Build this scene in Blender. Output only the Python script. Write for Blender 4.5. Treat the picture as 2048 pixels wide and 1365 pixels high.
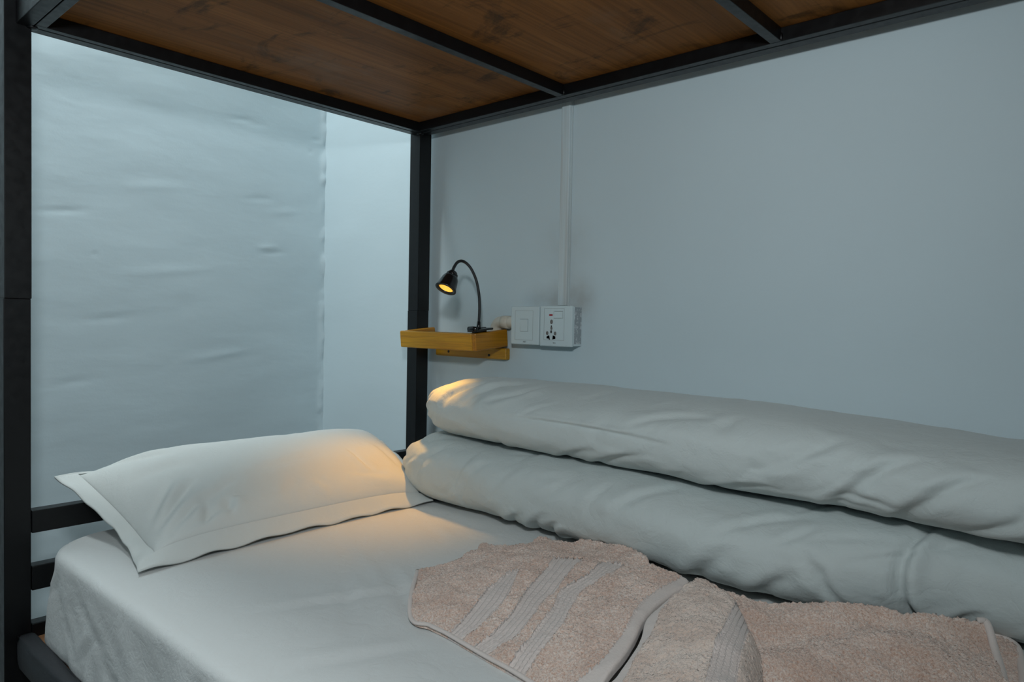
import bpy, bmesh, math, random
import numpy as np
from mathutils import Vector, Matrix

for o in list(bpy.data.objects):
    bpy.data.objects.remove(o)
SC = bpy.context.scene
COL = SC.collection
PI = math.pi
rng = np.random.default_rng(7)
random.seed(7)

# ------------------------------------------------------------------ camera
# X runs along the long wall from head to foot, Y from the room to the long wall, Z up (0 = shelf-ish height)
cam_d = bpy.data.cameras.new('camera')
cam = bpy.data.objects.new('camera', cam_d)
COL.objects.link(cam)
SC.camera = cam
yaw, pitch, roll = 0.7285, -0.0287, 0.0188
F = Vector((-math.sin(yaw)*math.cos(pitch), math.cos(yaw)*math.cos(pitch), math.sin(pitch)))
R = Vector((math.cos(yaw), math.sin(yaw), 0))
U = R.cross(F)
R2 = R*math.cos(roll) + U*math.sin(roll)
U2 = -R*math.sin(roll) + U*math.cos(roll)
m = Matrix((R2, U2, -F)).transposed().to_4x4()
m.translation = Vector((1.4362, -0.3224, 0.2830))
cam.matrix_world = m
cam_d.sensor_width = 36.0
cam_d.lens = 1418.43/2048*36.0
cam_d.clip_start = 0.02

# ------------------------------------------------------------------ world, lights, exposure
w = bpy.data.worlds.new('world')
SC.world = w
w.use_nodes = True
w.node_tree.nodes['Background'].inputs[0].default_value = (0.55, 0.75, 1.0, 1)
w.node_tree.nodes['Background'].inputs[1].default_value = 0.02

def area_light(name, loc, target, size, power, color, shape='DISK'):
    d = bpy.data.lights.new(name, 'AREA')
    d.shape = shape
    d.size = size
    d.energy = power
    d.color = color
    o = bpy.data.objects.new(name, d)
    COL.objects.link(o)
    o.location = loc
    o.rotation_euler = (Vector(target)-Vector(loc)).to_track_quat('-Z', 'Y').to_euler()
    return o
def spot_light(name, loc, target, cone, blend, radius, power, color):
    d = bpy.data.lights.new(name, 'SPOT')
    d.spot_size = math.radians(cone)
    d.spot_blend = blend
    d.shadow_soft_size = radius
    d.energy = power
    d.color = color
    o = bpy.data.objects.new(name, d)
    COL.objects.link(o)
    o.location = loc
    o.rotation_euler = (Vector(target)-Vector(loc)).to_track_quat('-Z', 'Y').to_euler()
    return o
KEY = spot_light('flash', (1.38, -0.34, 0.63), (0.15, 0.85, 0.52), 150, 1.0, 0.05, 25.5, (0.92, 1.0, 1.03))
CEIL = area_light('ceiling_lamp', (-0.20, -0.10, 2.0), (-0.30, 0.45, 0.4), 0.35, 22, (0.88, 0.98, 1.0))
FILL = area_light('room_fill', (1.6, -2.0, 1.98), (1.4, -1.2, 0.0), 0.6, 6, (0.90, 0.98, 1.0))  # unseen fill added to brighten the bunk from its open side

vs = SC.view_settings
vs.view_transform = 'Standard'
vs.look = 'None'
vs.exposure = 0.0
vs.gamma = 1.0
vs.use_curve_mapping = False
SC.cycles.use_denoising = True
SC.cycles.max_bounces = 8

# ------------------------------------------------------------------ helpers
def mat(name, color, rough=0.6, metal=0.0, spec=0.5, sheen=0.0):
    M = bpy.data.materials.new(name)
    M.use_nodes = True
    b = M.node_tree.nodes['Principled BSDF']
    b.inputs['Base Color'].default_value = (*color, 1)
    b.inputs['Roughness'].default_value = rough
    b.inputs['Metallic'].default_value = metal
    b.inputs['Specular IOR Level'].default_value = spec
    if sheen:
        b.inputs['Sheen Weight'].default_value = sheen
        b.inputs['Sheen Roughness'].default_value = 0.5
    return M

def nd(M, typ, **kw):
    n = M.node_tree.nodes.new(typ)
    for k, v in kw.items():
        if k in n.inputs.keys():
            n.inputs[k].default_value = v
        else:
            setattr(n, k, v)
    return n

def lk(M, a, ao, b, bi):
    M.node_tree.links.new(a.outputs[ao], b.inputs[bi])

def bsdf(M):
    return M.node_tree.nodes['Principled BSDF']

def coords(M, scale=(1, 1, 1), rot=(0, 0, 0)):
    t = nd(M, 'ShaderNodeTexCoord')
    mp = nd(M, 'ShaderNodeMapping')
    mp.inputs['Scale'].default_value = scale
    mp.inputs['Rotation'].default_value = rot
    lk(M, t, 'Object', mp, 'Vector')
    return mp

def ramp(M, stops):
    r = nd(M, 'ShaderNodeValToRGB')
    e = r.color_ramp.elements
    while len(e) < len(stops):
        e.new(0.5)
    for i, (p, c) in enumerate(stops):
        e[i].position = p
        e[i].color = (*c, 1) if len(c) == 3 else c
    return r

def add_bump(M, height_node, out, strength, dist, prev=None):
    b = nd(M, 'ShaderNodeBump')
    b.inputs['Strength'].default_value = strength
    b.inputs['Distance'].default_value = dist
    lk(M, height_node, out, b, 'Height')
    if prev is not None:
        lk(M, prev, 'Normal', b, 'Normal')
    lk(M, b, 'Normal', bsdf(M), 'Normal')
    return b

def link(o, parent=None):
    COL.objects.link(o)
    if parent is not None:
        o.parent = parent
        if parent.type == 'EMPTY':                     # geometry is written in world coordinates; keep it there
            o.matrix_parent_inverse = Matrix.Translation(-parent.location)
    return o

def tag(o, label=None, cat=None, group=None, kind=None):
    if label: o['label'] = label
    if cat: o['category'] = cat
    if group: o['group'] = group
    if kind: o['kind'] = kind
    return o

def empty(name, loc=(0, 0, 0)):
    o = bpy.data.objects.new(name, None)
    o.empty_display_size = 0.05
    COL.objects.link(o)
    o.location = loc
    return o

def from_bm(name, bm, M, parent=None, smooth=False):
    me = bpy.data.meshes.new(name)
    bm.normal_update()
    bm.to_mesh(me)
    bm.free()
    me.materials.append(M)
    if smooth:
        me.polygons.foreach_set('use_smooth', np.ones(len(me.polygons), bool))
    o = bpy.data.objects.new(name, me)
    return link(o, parent)

def from_np(name, V, Fc, M, parent=None, smooth=True):
    me = bpy.data.meshes.new(name)
    me.from_pydata([tuple(v) for v in V], [], [tuple(int(i) for i in f) for f in Fc])
    me.materials.append(M)
    if smooth:
        me.polygons.foreach_set('use_smooth', np.ones(len(me.polygons), bool))
    me.update()
    o = bpy.data.objects.new(name, me)
    return link(o, parent)

def bm_box(bm, x0, x1, y0, y1, z0, z1, bevel=0.0, seg=2):
    r = bmesh.ops.create_cube(bm, size=1)
    vs_ = r['verts']
    for v in vs_:
        v.co = Vector((x0+(v.co.x+.5)*(x1-x0), y0+(v.co.y+.5)*(y1-y0), z0+(v.co.z+.5)*(z1-z0)))
    if bevel:
        es = list({e for v in vs_ for e in v.link_edges})
        bmesh.ops.bevel(bm, geom=es, offset=bevel, segments=seg, affect='EDGES', profile=0.5)
    return bm

def box(name, x0, x1, y0, y1, z0, z1, M, parent=None, bevel=0.0, seg=2):
    return from_bm(name, bm_box(bmesh.new(), x0, x1, y0, y1, z0, z1, bevel, seg), M, parent)

def tube_np(path, rad, n=14, closed_ends=True):
    P = np.array(path, float)
    k = len(P)
    rad = np.broadcast_to(np.array(rad, float), (k,))
    T = np.gradient(P, axis=0)
    T /= np.linalg.norm(T, axis=1)[:, None]
    up = np.array([0, 0, 1.0])
    if abs(T[0] @ up) > .9: up = np.array([1.0, 0, 0])
    N = np.cross(T[0], up); N /= np.linalg.norm(N)
    V = []
    for i in range(k):
        N = N - T[i]*(N @ T[i]); N /= np.linalg.norm(N)
        B = np.cross(T[i], N)
        for j in range(n):
            a = 2*PI*j/n
            V.append(P[i]+rad[i]*(math.cos(a)*N+math.sin(a)*B))
    Fc = []
    for i in range(k-1):
        for j in range(n):
            a, b = i*n+j, i*n+(j+1) % n
            Fc.append((a, b, b+n, a+n))
    if closed_ends:
        Fc.append(tuple(range(n-1, -1, -1)))
        Fc.append(tuple((k-1)*n+j for j in range(n)))
    return np.array(V), Fc

def catmull(P, per=10):
    P = np.array(P, float)
    Q = np.vstack([2*P[0]-P[1], P, 2*P[-1]-P[-2]])
    out = []
    for i in range(1, len(Q)-2):
        for t in np.linspace(0, 1, per, endpoint=False):
            a, b, c, d = Q[i-1:i+3]
            out.append(.5*((2*b)+(-a+c)*t+(2*a-5*b+4*c-d)*t*t+(-a+3*b-3*c+d)*t**3))
    out.append(P[-1])
    return np.array(out)

def lathe(profile, axis_o, axis_d, n=32):
    """profile: list of (distance along axis, radius)"""
    d = Vector(axis_d).normalized()
    a = d.orthogonal().normalized()
    b = d.cross(a)
    V, Fc = [], []
    for (t, r) in profile:
        for j in range(n):
            q = 2*PI*j/n
            V.append(tuple(Vector(axis_o)+d*t+(a*math.cos(q)+b*math.sin(q))*r))
    for i in range(len(profile)-1):
        for j in range(n):
            p, s = i*n+j, i*n+(j+1) % n
            Fc.append((p, s, s+n, p+n))
    return V, Fc

# vectorised value noise -------------------------------------------------
_tab = np.random.default_rng(3).random((64, 64, 64))
def vnoise(P):
    P = np.asarray(P, float)
    i = np.floor(P).astype(int)
    f = P-i
    f = f*f*(3-2*f)
    i &= 63
    j = (i+1) & 63
    x0, y0, z0 = i.T
    x1, y1, z1 = j.T
    fx, fy, fz = f.T
    def L(a, b, t): return a+(b-a)*t
    c0 = L(L(_tab[x0, y0, z0], _tab[x1, y0, z0], fx), L(_tab[x0, y1, z0], _tab[x1, y1, z0], fx), fy)
    c1 = L(L(_tab[x0, y0, z1], _tab[x1, y0, z1], fx), L(_tab[x0, y1, z1], _tab[x1, y1, z1], fx), fy)
    return L(c0, c1, fz)*2-1
def fbm(P, oct=3):
    P = np.asarray(P, float)
    s, a = 0, 1.0
    for k in range(oct):
        s = s+a*vnoise(P*(2**k)+17.3*k)
        a *= .5
    return s

def crease(S, p, q, amp, wid, side=1.0, bend=0.0):
    """S: (n,2) metric surface coordinates; a fold from p to q: a valley with a soft ridge next to it"""
    p, q = np.array(p, float), np.array(q, float)
    d = q-p
    L = np.hypot(*d)
    d = d/L
    n = np.array([-d[1], d[0]])*side
    r = S-p
    l = (r@d)/L
    t = r@n-bend*L*4*l*(1-l)
    f = np.clip(np.sin(np.clip(l, 0, 1)*PI), 0, 1)**.7
    return f*amp*(-np.exp(-(t/wid)**2)+.7*np.exp(-((t-1.9*wid)/(1.5*wid))**2))

def grid_faces(nu, nv, wrap_u=False):
    i = np.arange(nu if wrap_u else nu-1)
    j = np.arange(nv-1)
    I, J = np.meshgrid(i, j, indexing='ij')
    a = I*nv+J
    b = ((I+1) % nu)*nv+J
    return np.stack([a, b, b+1, a+1], -1).reshape(-1, 4)

# ------------------------------------------------------------------ materials
def wall_material(name, c, relief):
    M = mat(name, c, 0.75, spec=0.25)
    mp = coords(M)
    n1 = nd(M, 'ShaderNodeTexNoise', Scale=2.2, Detail=3.0)
    lk(M, mp, 'Vector', n1, 'Vector')
    r = ramp(M, [(0.3, tuple(v*0.95 for v in c)), (0.7, c)])
    lk(M, n1, 'Fac', r, 'Fac')
    lk(M, r, 'Color', bsdf(M), 'Base Color')
    n2 = nd(M, 'ShaderNodeTexNoise', Scale=3.0, Detail=4.0)
    mp2 = coords(M, (1, 1, 2.4))
    lk(M, mp2, 'Vector', n2, 'Vector')
    b1 = add_bump(M, n2, 'Fac', 1.0, relief)
    n3 = nd(M, 'ShaderNodeTexNoise', Scale=220.0, Detail=2.0)
    lk(M, mp, 'Vector', n3, 'Vector')
    add_bump(M, n3, 'Fac', 0.12, 0.001, b1)
    return M
M_WALL = wall_material('wall_paint', (0.61, 0.715, 0.755), 0.003)
M_WALLH = wall_material('wall_plaster', (0.61, 0.715, 0.755), 0.004)
def smudge(M, spots, col):
    # brown hand dirt: noise kept near a few places on the paint
    src = bsdf(M).inputs['Base Color'].links[0].from_socket
    for (cx, cy, cz, rad, amt) in spots:
        tc = nd(M, 'ShaderNodeTexCoord')
        ds = nd(M, 'ShaderNodeVectorMath', operation='DISTANCE')
        M.node_tree.links.new(tc.outputs['Object'], ds.inputs[0])
        ds.inputs[1].default_value = (cx, cy, cz)
        mr = nd(M, 'ShaderNodeMapRange', interpolation_type='SMOOTHSTEP')
        mr.inputs['From Min'].default_value = rad
        mr.inputs['From Max'].default_value = 0.0
        mr.inputs['To Max'].default_value = amt
        M.node_tree.links.new(ds.outputs['Value'], mr.inputs['Value'])
        nz = nd(M, 'ShaderNodeTexNoise', Scale=28.0, Detail=5.0)
        M.node_tree.links.new(tc.outputs['Object'], nz.inputs['Vector'])
        mu = nd(M, 'ShaderNodeMath', operation='MULTIPLY')
        M.node_tree.links.new(mr.outputs['Result'], mu.inputs[0])
        M.node_tree.links.new(nz.outputs['Fac'], mu.inputs[1])
        mx = nd(M, 'ShaderNodeMix', data_type='RGBA')
        M.node_tree.links.new(mu.outputs[0], mx.inputs[0])
        M.node_tree.links.new(src, mx.inputs[6])
        mx.inputs[7].default_value = (*col, 1)
        src = mx.outputs[2]
    M.node_tree.links.new(src, bsdf(M).inputs['Base Color'])
M_CEIL = mat('ceiling_paint', (0.78, 0.80, 0.80), 0.8)
M_FLOOR = mat('floor_tile', (0.34, 0.33, 0.31), 0.45)
mp = coords(M_FLOOR, (1.6, 1.6, 1.6))
bk = nd(M_FLOOR, 'ShaderNodeTexBrick', offset=0.0)
bk.inputs['Color1'].default_value = (0.36, 0.35, 0.33, 1)
bk.inputs['Color2'].default_value = (0.32, 0.31, 0.30, 1)
bk.inputs['Mortar'].default_value = (0.15, 0.15, 0.15, 1)
bk.inputs['Mortar Size'].default_value = 0.008
lk(M_FLOOR, mp, 'Vector', bk, 'Vector')
lk(M_FLOOR, bk, 'Color', bsdf(M_FLOOR), 'Base Color')

M_BLACK = mat('black_paint', (0.002, 0.0022, 0.003), 0.40, spec=0.4)
mp = coords(M_BLACK)
n = nd(M_BLACK, 'ShaderNodeTexNoise', Scale=60.0, Detail=3.0)
lk(M_BLACK, mp, 'Vector', n, 'Vector')
r = ramp(M_BLACK, [(0.35, (0.36,)*3), (0.7, (0.46,)*3)])
lk(M_BLACK, n, 'Fac', r, 'Fac'); lk(M_BLACK, r, 'Color', bsdf(M_BLACK), 'Roughness')
add_bump(M_BLACK, n, 'Fac', 0.15, 0.0006)

def wood(name, c1, c2, c3, axis, scale=1.0, rough=0.5, spec=0.4):
    M = mat(name, c2, rough, spec=spec)
    s = [26*scale]*3
    s[axis] = 1.6*scale
    mp = coords(M, tuple(s))
    n1 = nd(M, 'ShaderNodeTexNoise', Scale=1.0, Detail=6.0, Roughness=0.62, Distortion=0.6)
    lk(M, mp, 'Vector', n1, 'Vector')
    r = ramp(M, [(0.28, c1), (0.5, c2), (0.72, c3)])
    lk(M, n1, 'Fac', r, 'Fac')
    s2 = [160*scale]*3
    s2[axis] = 5*scale
    mp2 = coords(M, tuple(s2))
    n2 = nd(M, 'ShaderNodeTexNoise', Scale=1.0, Detail=3.0)
    lk(M, mp2, 'Vector', n2, 'Vector')
    r2 = ramp(M, [(0.36, (0.6, 0.6, 0.6)), (0.56, (1, 1, 1))])
    lk(M, n2, 'Fac', r2, 'Fac')
    mx = nd(M, 'ShaderNodeMix', data_type='RGBA', blend_type='MULTIPLY')
    mx.inputs[0].default_value = 0.55
    M.node_tree.links.new(r.outputs['Color'], mx.inputs[6])
    M.node_tree.links.new(r2.outputs['Color'], mx.inputs[7])
    M.node_tree.links.new(mx.outputs[2], bsdf(M).inputs['Base Color'])
    add_bump(M, n2, 'Fac', 0.18, 0.0008)
    return M, mx
M_PLY, mx = wood('stained_plywood', (0.175, 0.065, 0.014), (0.235, 0.091, 0.021), (0.30, 0.122, 0.031), 1, 1.0, 0.55, 0.12)
# dark scuffs and pale scrapes on the board
mp = coords(M_PLY, (1.6, 3.2, 1))
n = nd(M_PLY, 'ShaderNodeTexNoise', Scale=3.4, Detail=7.0, Roughness=0.7, Distortion=0.8)
lk(M_PLY, mp, 'Vector', n, 'Vector')
r = ramp(M_PLY, [(0.55, (1, 1, 1)), (0.66, (0.30, 0.34, 0.38))])
lk(M_PLY, n, 'Fac', r, 'Fac')
mx2 = nd(M_PLY, 'ShaderNodeMix', data_type='RGBA', blend_type='MULTIPLY')
mx2.inputs[0].default_value = 0.85
M_PLY.node_tree.links.new(mx.outputs[2], mx2.inputs[6])
M_PLY.node_tree.links.new(r.outputs['Color'], mx2.inputs[7])
mp = coords(M_PLY, (2.2, 1.2, 1))
n = nd(M_PLY, 'ShaderNodeTexNoise', Scale=2.1, Detail=6.0, Roughness=0.65)
lk(M_PLY, mp, 'Vector', n, 'Vector')
r = ramp(M_PLY, [(0.54, (0, 0, 0)), (0.76, (0.65, 0.65, 0.65))])
lk(M_PLY, n, 'Fac', r, 'Fac')
mx3 = nd(M_PLY, 'ShaderNodeMix', data_type='RGBA')
lk(M_PLY, r, 'Color', mx3, 0)
M_PLY.node_tree.links.new(mx2.outputs[2], mx3.inputs[6])
mx3.inputs[7].default_value = (0.23, 0.15, 0.10, 1)
M_PLY.node_tree.links.new(mx3.outputs[2], bsdf(M_PLY).inputs['Base Color'])

M_BASE, _ = wood('bare_plywood', (0.45, 0.20, 0.09), (0.55, 0.27, 0.13), (0.62, 0.33, 0.18), 0, 1.0, 0.7)
M_PINE, _ = wood('varnished_pine', (0.40, 0.17, 0.004), (0.52, 0.25, 0.007), (0.58, 0.31, 0.014), 0, 2.2, 0.33, 0.5)
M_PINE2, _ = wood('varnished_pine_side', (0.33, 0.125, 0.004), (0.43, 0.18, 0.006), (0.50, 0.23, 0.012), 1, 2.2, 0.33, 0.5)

def fabric(name, c, weave=700.0, crinkle=0.5, sheen=0.15, crk_scale=26.0, crumple=0.25):
    M = mat(name, c, 0.88, spec=0.2, sheen=sheen)
    mp = coords(M)
    nz = nd(M, 'ShaderNodeTexNoise', Scale=crk_scale, Detail=5.0, Roughness=0.6, Distortion=1.2)
    lk(M, mp, 'Vector', nz, 'Vector')
    b = add_bump(M, nz, 'Fac', crinkle, 0.004)
    nr = nd(M, 'ShaderNodeTexNoise', Scale=crk_scale*.42, Detail=5.0, Roughness=0.55, Distortion=0.25)
    lk(M, mp, 'Vector', nr, 'Vector')
    s1 = nd(M, 'ShaderNodeMath', operation='SUBTRACT'); s1.inputs[1].default_value = 0.5
    s2 = nd(M, 'ShaderNodeMath', operation='ABSOLUTE')
    s3 = nd(M, 'ShaderNodeMath', operation='POWER'); s3.inputs[1].default_value = 0.6
    lk(M, nr, 'Fac', s1, 0); lk(M, s1, 0, s2, 0); lk(M, s2, 0, s3, 0)
    b = add_bump(M, s3, 0, crumple, 0.006, b)
    mpa = coords(M, (1, 0.22, 1), (0, 0, 0.5))
    n2 = nd(M, 'ShaderNodeTexNoise', Scale=140.0, Detail=2.0)
    lk(M, mpa, 'Vector', n2, 'Vector')
    b = add_bump(M, n2, 'Fac', 0.18, 0.001, b)
    n3 = nd(M, 'ShaderNodeTexNoise', Scale=weave, Detail=1.0)
    lk(M, mp, 'Vector', n3, 'Vector')
    add_bump(M, n3, 'Fac', 0.15, 0.0006, b)
    return M
M_SHEET = fabric('white_sheet', (0.655, 0.665, 0.655), crinkle=0.28, crumple=0.30)
M_PILLOW = fabric('white_pillowcase', (0.645, 0.665, 0.645), crinkle=0.25, crumple=0.16)
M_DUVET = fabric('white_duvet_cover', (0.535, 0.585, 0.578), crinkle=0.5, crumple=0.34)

def terry(name='pink_terry', k=1.0):
    M = mat(name, (0.66, 0.50, 0.43), 0.95, spec=0.1, sheen=0.35)
    mp = coords(M)
    n1 = nd(M, 'ShaderNodeTexNoise', Scale=430.0, Detail=3.0, Roughness=0.7)
    lk(M, mp, 'Vector', n1, 'Vector')
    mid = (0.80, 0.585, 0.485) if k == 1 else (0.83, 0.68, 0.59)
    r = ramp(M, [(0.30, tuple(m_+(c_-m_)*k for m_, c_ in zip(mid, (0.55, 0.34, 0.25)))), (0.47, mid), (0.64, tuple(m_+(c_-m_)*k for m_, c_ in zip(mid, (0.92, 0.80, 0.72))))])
    lk(M, n1, 'Fac', r, 'Fac')
    n2 = nd(M, 'ShaderNodeTexNoise', Scale=20.0, Detail=4.0)
    lk(M, mp, 'Vector', n2, 'Vector')
    r2 = ramp(M, [(0.36, (0.86, 0.80, 0.77)), (0.62, (1.0, 1.0, 1.0))])
    lk(M, n2, 'Fac', r2, 'Fac')
    mx = nd(M, 'ShaderNodeMix', data_type='RGBA', blend_type='MULTIPLY')
    mx.inputs[0].default_value = 1.0
    M.node_tree.links.new(r.outputs['Color'], mx.inputs[6])
    M.node_tree.links.new(r2.outputs['Color'], mx.inputs[7])
    M.node_tree.links.new(mx.outputs[2], bsdf(M).inputs['Base Color'])
    add_bump(M, n1, 'Fac', 0.9, 0.003)
    return M
M_TERRY = terry()
M_TERRY2 = terry('pink_terry_pale', 0.5)  # paler copy of the terry; the fold's lighter look is put into the colour
M_DOBBY = mat('towel_dobby_weave', (0.66, 0.58, 0.545), 0.8, spec=0.2, sheen=0.2)
mp = coords(M_DOBBY)
n = nd(M_DOBBY, 'ShaderNodeTexNoise', Scale=500.0, Detail=2.0)
lk(M_DOBBY, mp, 'Vector', n, 'Vector')
b = add_bump(M_DOBBY, n, 'Fac', 0.3, 0.001)
# stitched ribs: the mesh carries the distance across the band (in ribs) and along it (in metres)
at = nd(M_DOBBY, 'ShaderNodeAttribute', attribute_name='rib')
fr = nd(M_DOBBY, 'ShaderNodeMath', operation='PINGPONG'); fr.inputs[1].default_value = 0.5
lk(M_DOBBY, at, 'Fac', fr, 0)
r = ramp(M_DOBBY, [(0.0, (0.56,)*3), (0.11, (1,)*3)])
lk(M_DOBBY, fr, 0, r, 'Fac')
al = nd(M_DOBBY, 'ShaderNodeAttribute', attribute_name='along')
ad = nd(M_DOBBY, 'ShaderNodeMath', operation='MULTIPLY_ADD'); ad.inputs[1].default_value = 150.0
lk(M_DOBBY, al, 'Fac', ad, 0); lk(M_DOBBY, fr, 0, ad, 2)
si = nd(M_DOBBY, 'ShaderNodeMath', operation='PINGPONG'); si.inputs[1].default_value = 0.5
lk(M_DOBBY, ad, 0, si, 0)
b = add_bump(M_DOBBY, si, 0, 0.35, 0.002, b)
add_bump(M_DOBBY, r, 'Color', 0.6, 0.002, b)
mx = nd(M_DOBBY, 'ShaderNodeMix', data_type='RGBA', blend_type='MULTIPLY')
mx.inputs[0].default_value = 0.6
mx.inputs[6].default_value = (0.70, 0.61, 0.57, 1)
M_DOBBY.node_tree.links.new(r.outputs['Color'], mx.inputs[7])
M_DOBBY.node_tree.links.new(mx.outputs[2], bsdf(M_DOBBY).inputs['Base Color'])

M_HEM = mat('towel_hem_weave', (0.68, 0.60, 0.56), 0.85, spec=0.15, sheen=0.2)
mp = coords(M_HEM)
n = nd(M_HEM, 'ShaderNodeTexNoise', Scale=320.0, Detail=3.0)
lk(M_HEM, mp, 'Vector', n, 'Vector')
add_bump(M_HEM, n, 'Fac', 0.4, 0.0015)
M_PLASTIC = mat('white_plastic', (0.70, 0.77, 0.76), 0.28)
n = nd(M_PLASTIC, 'ShaderNodeTexNoise', Scale=9.0, Detail=2.0)
mp = coords(M_PLASTIC); lk(M_PLASTIC, mp, 'Vector', n, 'Vector')
r = ramp(M_PLASTIC, [(0.3, (0.58, 0.67, 0.69)), (0.7, (0.63, 0.73, 0.75))])
lk(M_PLASTIC, n, 'Fac', r, 'Fac'); lk(M_PLASTIC, r, 'Color', bsdf(M_PLASTIC), 'Base Color')
M_GROOVE = mat('plate_groove', (0.33, 0.37, 0.37), 0.6)
M_DARK = mat('dark_hole', (0.02, 0.02, 0.02), 0.7)
M_SHUTTER = mat('grey_shutter', (0.17, 0.16, 0.15), 0.6)
M_RED = mat('red_neon', (0.35, 0.012, 0.02), 0.3)
M_PRINT = mat('grey_print', (0.10, 0.12, 0.12), 0.6)
M_CONDUIT = mat('trunking_plastic', (0.72, 0.77, 0.77), 0.4)
mp = coords(M_CONDUIT, (90, 20, 2.5))
n = nd(M_CONDUIT, 'ShaderNodeTexNoise', Scale=1.0, Detail=4.0)
lk(M_CONDUIT, mp, 'Vector', n, 'Vector')
r = ramp(M_CONDUIT, [(0.38, (0.53, 0.57, 0.57)), (0.6, (0.63, 0.72, 0.75))])
lk(M_CONDUIT, n, 'Fac', r, 'Fac'); lk(M_CONDUIT, r, 'Color', bsdf(M_CONDUIT), 'Base Color')
M_BEIGE = mat('beige_pipe', (0.66, 0.62, 0.53), 0.45)
n = nd(M_BEIGE, 'ShaderNodeTexNoise', Scale=30.0); mp = coords(M_BEIGE); lk(M_BEIGE, mp, 'Vector', n, 'Vector')
r = ramp(M_BEIGE, [(0.35, (0.60, 0.55, 0.46)), (0.65, (0.70, 0.66, 0.58))])
lk(M_BEIGE, n, 'Fac', r, 'Fac'); lk(M_BEIGE, r, 'Color', bsdf(M_BEIGE), 'Base Color')
M_FLAKE = mat('grey_flaked_paint', (0.35, 0.38, 0.39), 0.8)
mp = coords(M_FLAKE, (1, 1, .8))
n = nd(M_FLAKE, 'ShaderNodeTexNoise', Scale=130.0, Detail=6.0, Roughness=0.7)
lk(M_FLAKE, mp, 'Vector', n, 'Vector')
r = ramp(M_FLAKE, [(0.52, (0.33, 0.37, 0.39)), (0.60, (0.62, 0.66, 0.67))])
lk(M_FLAKE, n, 'Fac', r, 'Fac'); lk(M_FLAKE, r, 'Color', bsdf(M_FLAKE), 'Base Color')
M_LAMP = mat('black_gloss_plastic', (0.008, 0.008, 0.009), 0.22)
n = nd(M_LAMP, 'ShaderNodeTexNoise', Scale=200.0); mp = coords(M_LAMP); lk(M_LAMP, mp, 'Vector', n, 'Vector')
add_bump(M_LAMP, n, 'Fac', 0.05, 0.0005)
M_GOOSE = mat('black_rubber_hose', (0.012, 0.012, 0.013), 0.5)
n = nd(M_GOOSE, 'ShaderNodeTexNoise', Scale=300.0); mp = coords(M_GOOSE); lk(M_GOOSE, mp, 'Vector', n, 'Vector')
add_bump(M_GOOSE, n, 'Fac', 0.1, 0.0005)
M_TAPE = mat('black_tape_wrap', (0.028, 0.030, 0.034), 0.6, spec=0.3)
n = nd(M_TAPE, 'ShaderNodeTexNoise', Scale=45.0, Detail=4.0); mp = coords(M_TAPE, (0.3, 1, 1)); lk(M_TAPE, mp, 'Vector', n, 'Vector')
add_bump(M_TAPE, n, 'Fac', 0.6, 0.004)
M_GLOW = mat('lit_lens', (1.0, 0.6, 0.15), 0.4)
bsdf(M_GLOW).inputs['Emission Color'].default_value = (1.0, 0.50, 0.055, 1)
n = nd(M_GLOW, 'ShaderNodeTexVoronoi', Scale=330.0); mp = coords(M_GLOW); lk(M_GLOW, mp, 'Vector', n, 'Vector')
r = nd(M_GLOW, 'ShaderNodeMapRange')
r.inputs['From Max'].default_value = 0.8
r.inputs['To Min'].default_value = 0.35
r.inputs['To Max'].default_value = 1.5
lk(M_GLOW, n, 'Distance', r, 'Value'); lk(M_GLOW, r, 'Result', bsdf(M_GLOW), 'Emission Strength')

# ------------------------------------------------------------------ room shell
YW, XH, ZF, ZC = 0.975, -0.535, -0.65, 2.05
XE, YE = 3.6, -3.1
def struct(name, x0, x1, y0, y1, z0, z1, M):
    return tag(box(name, x0, x1, y0, y1, z0, z1, M), kind='structure')
struct('wall_right', XH-.1, XE+.1, YW, YW+.1, ZF, ZC, M_WALL)
struct('wall_left', XH-.1, XE+.1, YE-.1, YE, ZF, ZC, M_WALL)
struct('wall_foot', XE, XE+.1, YE, YW, ZF, ZC, M_WALL)
struct('floor', XH-.1, XE+.1, YE-.1, YW+.1, ZF-.1, ZF, M_FLOOR)
struct('ceiling', XH-.1, XE+.1, YE-.1, YW+.1, ZC, ZC+.1, M_CEIL)
smudge(M_WALL, [(.475, YW, .335, .075, .75), (.415, YW, .335, .06, .6), (.36, YW, .33, .06, .4), (.44, YW, .45, .12, .25), (.22, YW, .235, .12, .35)], (.30, .25, .20))
# head wall: hand-laid plaster with shallow dents and trowel marks
WALL_DENTS = [(.70,.852,.035,.006,-0.0015),(.74,.846,.03,.006,-0.0011),(.94,.842,.02,.005,-0.0015),(.775,.488,.03,.007,0.0019),(.80,.475,.03,.006,-0.0015),
              (.54,.31,.02,.03,-0.0008),(.31,.43,.006,.004,-0.0015),(.92,.80,.007,.005,-0.0015),(.24,.53,.05,.007,-0.0015),(.75,.63,.04,.008,-0.0011),(.64,.17,.07,.01,0.0015),(.26,.11,.05,.01,-0.0011),(.83,.60,.05,.01,0.0011),(.45,.62,.08,.012,0.0011),(.5,.40,.10,.012,0.0011),(.35,.27,.06,.01,-0.0011)]
yy = np.r_[np.linspace(YE, -.1, 40)[:-1], np.linspace(-.1, YW, 200)]
zz = np.r_[np.linspace(ZF, -.3, 12)[:-1], np.linspace(-.3, 1.0, 230), np.linspace(1.0, ZC, 30)[1:]]
ny, nz_ = len(yy), len(zz)
Y_, Z_ = np.meshgrid(yy, zz, indexing='ij')
P = np.c_[np.zeros(ny*nz_), Y_.ravel(), Z_.ravel()]
dx = .0011*fbm(P*np.array([1, 2.2, 5.5]), 2)+.0003*vnoise(P*np.array([1, 9, 26]))
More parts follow.
